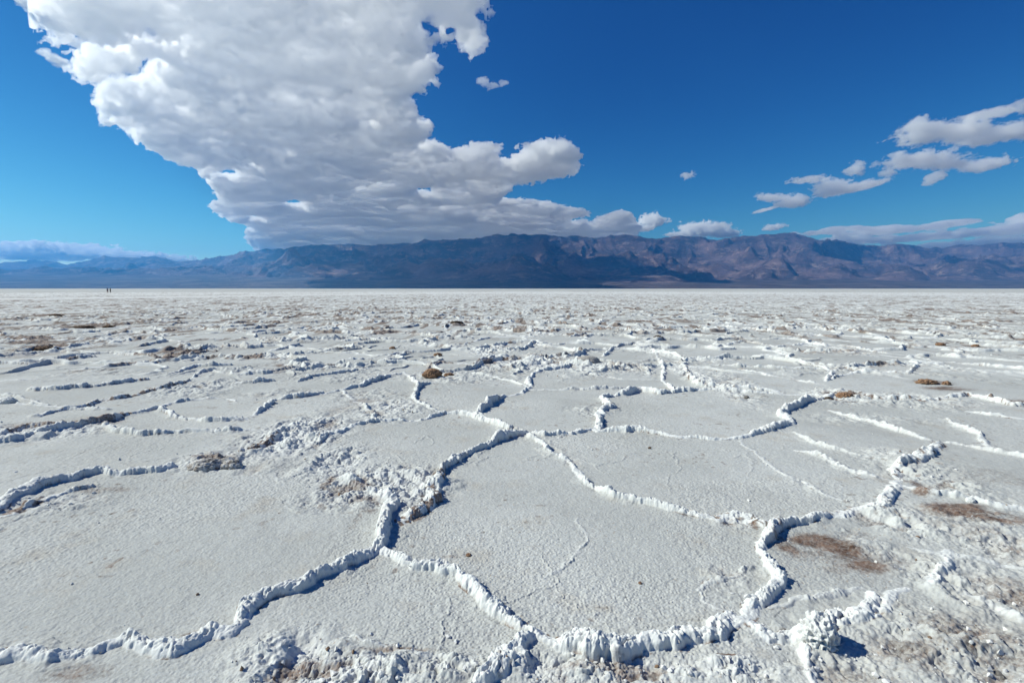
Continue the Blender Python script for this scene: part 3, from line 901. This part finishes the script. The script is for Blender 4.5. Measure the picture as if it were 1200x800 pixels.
BROWN = GREY = PALE = WHITE = DARK = None
CLODS = [
 # name, label, photo (cx, base y), width px, height px, material key, ruff
 ('earth_clod', 'reddish brown earth clod sitting on a crust ridge near the middle', 507, 443, 27, 13, 'BROWN', .45),
 ('earth_clod', 'small brown clod just right of the reddish brown earth clod', 526, 441, 14, 5, 'BROWN', .45),
 ('salt_boulder', 'smooth pale grey salt boulder, long and low, behind the central plates', 688, 425, 36, 12, 'PALE', .22),
 ('stone', 'dark grey pointed stone on the flat right of the pale salt boulder', 771, 399, 13, 9, 'DARK', .4),
 ('earth_clod', 'small round brown clod at left of center, beyond the reddish one', 460, 410, 9, 6, 'BROWN', .4),
 ('earth_clod', 'flat rusty clod behind the reddish brown earth clod', 513, 417, 12, 5, 'BROWN', .45),
 ('stone', 'tiny dark stone far out on the flat near the middle', 535, 381, 17, 6, 'DARK', .45),
 ('earth_clod', 'wide dark brown broken clod at right, left one of a pair', 1086, 450, 30, 7, 'BROWN', .55),
 ('earth_clod', 'compact brown clod at right beside the wide broken clod', 1109, 451, 13, 7, 'BROWN', .4),
 ('earth_clod', 'brown crumbling clod on the ridge junction right of center', 989, 468, 22, 9, 'BROWN', .55),
 ('earth_clod', 'dark brown clod left of the crumbling clod on the ridge junction', 971, 469, 13, 7, 'DARK', .5),
 ('earth_clod', 'small brown clod far right, left one of two on the pale crust', 1102, 405, 12, 5, 'BROWN', .45),
 ('earth_clod', 'small tan clod far right, right one of two on the pale crust', 1143, 406, 10, 4, 'BROWN', .45),
 ('stone', 'upright oval grey stone on rough crust near the bottom right corner', 1172, 790, 12, 20, 'GREY', .25),
 ('pebble', 'tiny tan pebble alone on the large central plate', 549, 651, 8, 5, 'BROWN', .4),
 ('pebble', 'tiny rust red pebble in the right part of the central plate', 750, 684, 5, 4, 'BROWN', .4),
 ('earth_clod', 'wide dark brown clod row far left on the flat', 52, 411, 32, 6, 'SOIL', .6),
 ('earth_clod', 'long dark brown clod far left, nearer of two before the mountains', 98, 385, 26, 5, 'SOIL', .6),
 ('earth_clod', 'small brown clod right of the long dark clod at far left', 128, 384, 15, 4, 'SOIL', .5),
 ('earth_clod', 'low brown clod furthest out at far left below the two people', 66, 371, 22, 4, 'SOIL', .6),
 ('salt_boulder', 'white salt lump with a dark side at the left edge', 8, 472, 26, 11, 'WHITE', .3),
 ('salt_boulder', 'dark crusted salt mound on the ridge left of center', 240, 551, 44, 16, 'CRUST', .4),
 ('salt_boulder', 'dirty salt lump beside the dark crusted mound', 272, 549, 30, 14, 'CRUST', .4),
 ('stone', 'grey stone at the foot of a ridge on the right plate', 875, 467, 7, 5, 'GREY', .3),
 ('salt_boulder', 'round white salt lump on the right ridge near the brown stain', 1137, 589, 13, 9, 'WHITE', .3),
]


def build_clods():
    M = {'BROWN': mat_rock('brown_earth', (.14, .08, .05), (.36, .225, .145), 55, .006),
         'SOIL': mat_rock('dark_brown_earth', (.06, .04, .028), (.20, .13, .09), 22, .03),
         'DARK': mat_rock('dark_earth', (.055, .045, .038), (.14, .105, .08), 55, .006),
         'GREY': mat_rock('grey_stone', (.10, .095, .09), (.24, .225, .21), 50, .004),
         'PALE': mat_rock('pale_salt', (.27, .25, .235), (.46, .44, .42), 40, .004),
         'CRUST': mat_rock('dirty_salt', (.17, .145, .125), (.62, .61, .60), 26, .012),
         'WHITE': mat_rock('white_salt', (.60, .61, .605), (.70, .715, .71), 60, .004)}
    for i, (nm, lab, cx, by, w, h, mk, ruff) in enumerate(CLODS):
        X, Y = gp(cx, by)
        k = Y / FPX
        rx = w * k / 2 * .8; rz = h * k * .52; ry = max(rx * .7, rz)
        if nm == 'stone' and h > w:
            ry = rz * 1.1; rz = rx * 1.0
        Yc = Y + ry * .5
        ob, zm = lump_mesh(nm, (rx, ry, rz), M[mk], 500 + i, ruff * .7, 2.0 if nm != 'earth_clod' else 2.6)
        ob.location = (X * Yc / Y, Yc, gz(X * Yc / Y, Yc) + rz * .18)
        ob.rotation_euler.z = random.uniform(-.3, .3)
        tag(ob, lab, 'clod' if 'clod' in nm else 'pebble' if nm == 'pebble' else 'salt lump' if 'salt' in nm else 'stone')
    # the big cauliflower knob of salt on the front ridge
    X, Y = gp(958, 764)
    import bmesh
    k = Y / FPX
    ob, zm = lump_mesh('salt_boulder', (20 * k, 19 * k, 29 * k), M['WHITE'], 611, .13, 2.0, 6, .55)
    me = ob.data
    co = np.zeros(len(me.vertices) * 3, f32); me.vertices.foreach_get('co', co); co = co.reshape(-1, 3)
    nr = co / np.linalg.norm(co, axis=1)[:, None]
    q = nr * 4.2
    bump = np.abs(vn3(q[:, 0], q[:, 1], q[:, 2], 77)); b2 = np.abs(vn3(q[:, 0] * 2.4, q[:, 1] * 2.4, q[:, 2] * 2.4, 78))
    co += nr * ((1 - bump) * .034 + (1 - b2) * .006)[:, None] - nr * .022
    me.vertices.foreach_set('co', co.ravel()); me.update()
    ob.location = (X * 1.03, Y * 1.03, .028)
    tag(ob, 'big knobbly white salt boulder on the ridge near the bottom right', 'salt lump')

    # loose salt crumbs on the broken crust: uncountable, one object
    rng = np.random.default_rng(8)
    bm = bmesh.new(); bmesh.ops.create_icosphere(bm, subdivisions=1, radius=1)
    bv = np.array([v.co[:] for v in bm.verts], f32); bf = np.array([[v.index for v in f.verts] for f in bm.faces])
    bm.free()
    k0, k1 = np.searchsorted(RR, 1.9), np.searchsorted(RR, 24)
    ii = rng.integers(k0, k1, 90000); jj = rng.integers(0, NC, 90000)
    keep = rng.random(90000) < np.clip(ROUGH[ii, jj], 0, 1) ** 1.5 * .14 + .004
    ii, jj = ii[keep], jj[keep]
    n = len(ii)
    x, y, z = GX[ii, jj], GY[ii, jj], GZ[ii, jj]
    s = (.003 + .011 * rng.random(n) ** 4) * (1 + .5 * np.clip(y - 4, 0, 10) / 10)
    jit = 1 + .9 * (rng.random((n, len(bv))) - .5)
    asp = .6 + .8 * rng.random((n, 3))
    V = bv[None] * jit[..., None] * (s[:, None] * asp)[:, None, :]
    V = V + np.stack([x, y, z + s * .3], 1)[:, None]
    Fq = bf[None] + (np.arange(n) * len(bv))[:, None, None]
    tone = np.repeat(rng.random(n), len(bv))
    m, nt, out = new_mat('salt_crumb'); N = NT(nt)
    a = N.attr('tone')
    c = N.mix(N.ramp(a, .86, .95), (.68, .68, .675), (.24, .165, .115))
    N.bsdf(out, c, .9, .15)
    o = mesh_obj('salt_crumbs', V.reshape(-1, 3), Fq.reshape(-1, 3), m, {'tone': tone}, smooth=False)
    tag(o, 'loose salt crumbs strewn over the broken crust', 'salt crumbs', kind='stuff')


# ------------------------------------------------------------------ the trail
def build_path():
    (ax, ay), (bx, by) = gp(-30, 351.2), gp(560, 343.2)
    n = 90
    t = np.linspace(-.25, 1.15, n)
    L = math.hypot(bx - ax, by - ay); nx, ny = -(by - ay) / L, (bx - ax) / L
    V = []
    for k in t:
        w = 4.4 + .8 * math.sin(k * 37) + .5 * math.sin(k * 91)
        for s in (-1, 1):
            V.append((ax + (bx - ax) * k + nx * w * s, ay + (by - ay) * k + ny * w * s, .032))
    Q = [(2 * i, 2 * i + 1, 2 * i + 3, 2 * i + 2) for i in range(n - 1)]
    m = mat_rock('trodden_salt', (.62, .62, .61), (.72, .72, .71), 1.5, .01)
    o = mesh_obj('path', V, Q, m)
    tag(o, 'pale trodden footpath across the far salt flat', 'path', kind='structure')


# ------------------------------------------------------------------ people
def skin(name, verts, edges, radii, mat, parent=None, root=0):
    me = bpy.data.meshes.new(name + '_cage')
    me.from_pydata(verts, edges, [])
    o = bpy.data.objects.new(name + '_cage', me); COL.objects.link(o)
    sk = o.modifiers.new('skin', 'SKIN'); sk.use_smooth_shade = True
    ss = o.modifiers.new('sub', 'SUBSURF'); ss.levels = 2; ss.render_levels = 2
    if not me.skin_vertices:
        me.skin_vertices.new()
    for i, r in enumerate(radii):
        rx, ry = r if isinstance(r, tuple) else (r, r)
        me.skin_vertices[0].data[i].radius = (rx, ry)
        me.skin_vertices[0].data[i].use_root = i == root
    dg = bpy.context.evaluated_depsgraph_get()
    fin = bpy.data.meshes.new_from_object(o.evaluated_get(dg))
    fin.name = name
    bpy.data.objects.remove(o); bpy.data.meshes.remove(me)
    fin.materials.clear(); fin.materials.append(mat)
    ob = bpy.data.objects.new(name, fin); COL.objects.link(ob)
    if parent: ob.parent = parent
    return ob


def person(loc, rz, label, top, legs, hair, stride, build):
    SKIN = mat_plain('skin', (.42, .27, .2))
    b = build
    J = [(0, 0, .95), (0, 0, 1.15), (0, 0, 1.38), (0, .01, 1.50), (0, .02, 1.60), (0, .02, 1.70), (0, .09, 1.62),   # 0-6 torso, neck, head, nose
         (.10, 0, .90), (.11, stride * .5, .50), (.11, stride, .09), (.11, stride + .16, .03),                    # 7-10 leg
         (-.10, 0, .90), (-.11, -stride * .3, .50), (-.11, -stride, .09), (-.11, -stride + .16, .03),             # 11-14 leg
         (.19 * b, 0, 1.40), (.25 * b, -.04, 1.13), (.26 * b, .06, .90), (.26 * b, .10, .78),                      # 15-18 arm
         (-.19 * b, 0, 1.40), (-.25 * b, -.03, 1.13), (-.26 * b, .08, .90), (-.26 * b, .12, .78)]                  # 19-22 arm
    E = [(0, 1), (1, 2), (2, 3), (3, 4), (4, 5), (4, 6), (0, 7), (7, 8), (8, 9), (9, 10), (0, 11), (11, 12), (12, 13), (13, 14),
         (2, 15), (15, 16), (16, 17), (17, 18), (2, 19), (19, 20), (20, 21), (21, 22)]
    rad = [.13, .12, .13, .055, .085, .075, .03, .085, .058, .042, .04, .085, .058, .042, .04,
           .06, .045, .036, .04, .06, .045, .036, .04]
    body = skin('person', J, E, rad, SKIN)
    body.location = loc; body.rotation_euler.z = rz
    tag(body, label, 'person')
    jk = [(0, 0, .88), (0, 0, 1.05), (0, 0, 1.2), (0, 0, 1.38), (0, 0, 1.46), *J[15:18], *J[19:22]]
    skin('jacket', jk, [(0, 1), (1, 2), (2, 3), (3, 4), (3, 5), (5, 6), (6, 7), (3, 8), (8, 9), (9, 10)],
         [.15 * b, .145 * b, .15 * b, .155 * b, .08, .078, .062, .052, .078, .062, .052], mat_plain('jacket_cloth', top), body)
    tr = [(0, 0, .96), J[7], J[8], (J[9][0], J[9][1], .12), J[11], J[12], (J[13][0], J[13][1], .12)]
    skin('trousers', tr, [(0, 1), (1, 2), (2, 3), (0, 4), (4, 5), (5, 6)], [.145, .105, .078, .062, .105, .078, .062],
         mat_plain('trouser_cloth', legs), body)
    hr = [(0, .0, 1.62), (0, -.01, 1.70), (0, -.03, 1.58)]
    skin('hair', hr, [(0, 1), (0, 2)], [.098, .085, .08], mat_plain('hair_strands', hair), body)
    return body


# ------------------------------------------------------------------ build everything
build_ground()
top = build_mountains()
CLOUD_MAT = {'bank': mat_cloud('cloud_bank_vapour', .0095, .62), 'puff': mat_cloud('cloud_puff_vapour', .0050, .35),
             'puff_far': mat_cloud('far_cloud_vapour', .0040, .1), 'sheet': mat_cloud('cloud_sheet_vapour', .0022, .3), 'wisp': mat_cloud('wisp_vapour', .004)}
build_bank()
for i, (lab, kd, el) in enumerate(CLOUDS):
    build_cloud(lab, kd, el, 700 + i * 11)
build_clods()
build_path()
X, Y = gp(129.5, 343.1)
person((X, Y, gz(X, Y)), R(150), 'broader of two distant people on the flat, in dark clothes', (.02, .02, .025), (.025, .025, .035), (.02, .015, .012), .10, 1.15)
X, Y = gp(126.2, 343.2)
person((X, Y, gz(X, Y)), R(200), 'slimmer of two distant people on the flat, at left of the broader one', (.10, .16, .26), (.16, .05, .05), (.05, .03, .02), .14, .85)

# ------------------------------------------------------------------ air
def build_haze(z_top):
    x0, x1, y0, y1, z0, z1 = -76000, 76000, -3000, 41000, -4.5, z_top
    V = [(x0, y0, z0), (x1, y0, z0), (x1, y1, z0), (x0, y1, z0), (x0, y0, z1), (x1, y0, z1), (x1, y1, z1), (x0, y1, z1)]
    Q = [(3, 2, 1, 0), (4, 5, 6, 7), (0, 1, 5, 4), (1, 2, 6, 5), (2, 3, 7, 6), (3, 0, 4, 7)]
    m, nt, out = new_mat('air'); N = NT(nt)
    v = N.n('ShaderNodeVolumePrincipled')
    v.inputs['Color'].default_value = (.09, .45, 1.0, 1)
    v.inputs['Density'].default_value = HAZE
    v.inputs['Anisotropy'].default_value = .35
    N.l.new(v.outputs[0], out.inputs['Volume'])
    o = mesh_obj('haze', V, Q, m, smooth=False)
    tag(o, 'blue distance haze over the valley', 'haze', kind='stuff')


HAZE = 2.2e-5
build_haze(max(top + 60, 3000))

# ------------------------------------------------------------------ light
SUN_AZ, SUN_EL = R(-85), R(40)             # left of the view, ahead of the camera
w = bpy.data.worlds.new('World'); S.world = w; w.use_nodes = True
nt = w.node_tree
for n in list(nt.nodes): nt.nodes.remove(n)
N = NT(nt)
sk = N.n('ShaderNodeTexSky', sky_type='NISHITA')
sk.sun_disc = False
sk.sun_elevation = SUN_EL
sk.sun_rotation = SUN_AZ                  # measured from +Y towards +X, as SUN_AZ is
sk.altitude = 1500; sk.air_density = 1.0; sk.dust_density = 0; sk.ozone_density = 1.0
sep = N.n('ShaderNodeSeparateColor'); N.l.new(sk.outputs[0], sep.inputs[0])
com = N.n('ShaderNodeCombineColor')
for i, (gam, gain) in enumerate(((2.6, 1.4), (1.84, 1.14), (1.12, .80))):   # deep, polarised desert sky
    k = N.math('POWER', N.math('MULTIPLY', sep.outputs[i], .1), gam)
    N.l.new(N.math('MULTIPLY', k, gain * 10), com.inputs[i])
bg = N.n('ShaderNodeBackground'); bg.inputs['Strength'].default_value = .1
N.l.new(com.outputs[0], bg.inputs['Color'])
wo = N.n('ShaderNodeOutputWorld'); N.l.new(bg.outputs[0], wo.inputs['Surface'])

sl = bpy.data.lights.new('sun', 'SUN'); sl.energy = 5.0; sl.angle = R(.53); sl.color = (.985, .98, .84)
so = bpy.data.objects.new('sun', sl); COL.objects.link(so)
from mathutils import Vector
d = Vector((math.sin(SUN_AZ) * math.cos(SUN_EL), math.cos(SUN_AZ) * math.cos(SUN_EL), math.sin(SUN_EL)))
so.rotation_euler = d.to_track_quat('Z', 'Y').to_euler()
so.location = (-20, 10, 30)

# ------------------------------------------------------------------ camera and render
cam = bpy.data.cameras.new('camera'); cam.lens = 18; cam.sensor_width = 36; cam.sensor_fit = 'HORIZONTAL'
cam.clip_start = .05; cam.clip_end = 400000
co = bpy.data.objects.new('camera', cam); COL.objects.link(co)
co.location = (0, 0, CAM_H); co.rotation_euler = (math.pi / 2 - PITCH, 0, 0)
S.camera = co
S.render.engine = 'CYCLES'
c = S.cycles
c.max_bounces = 44; c.volume_bounces = 40; c.diffuse_bounces = 1; c.glossy_bounces = 2
c.use_denoising = True
c.denoiser = 'OPENIMAGEDENOISE'
c.sample_clamp_indirect = 6
c.use_adaptive_sampling = True
c.adaptive_threshold = .015
S.view_settings.view_transform = 'Standard'
S.view_settings.look = 'None'
S.view_settings.exposure = .13
S.view_settings.gamma = 1
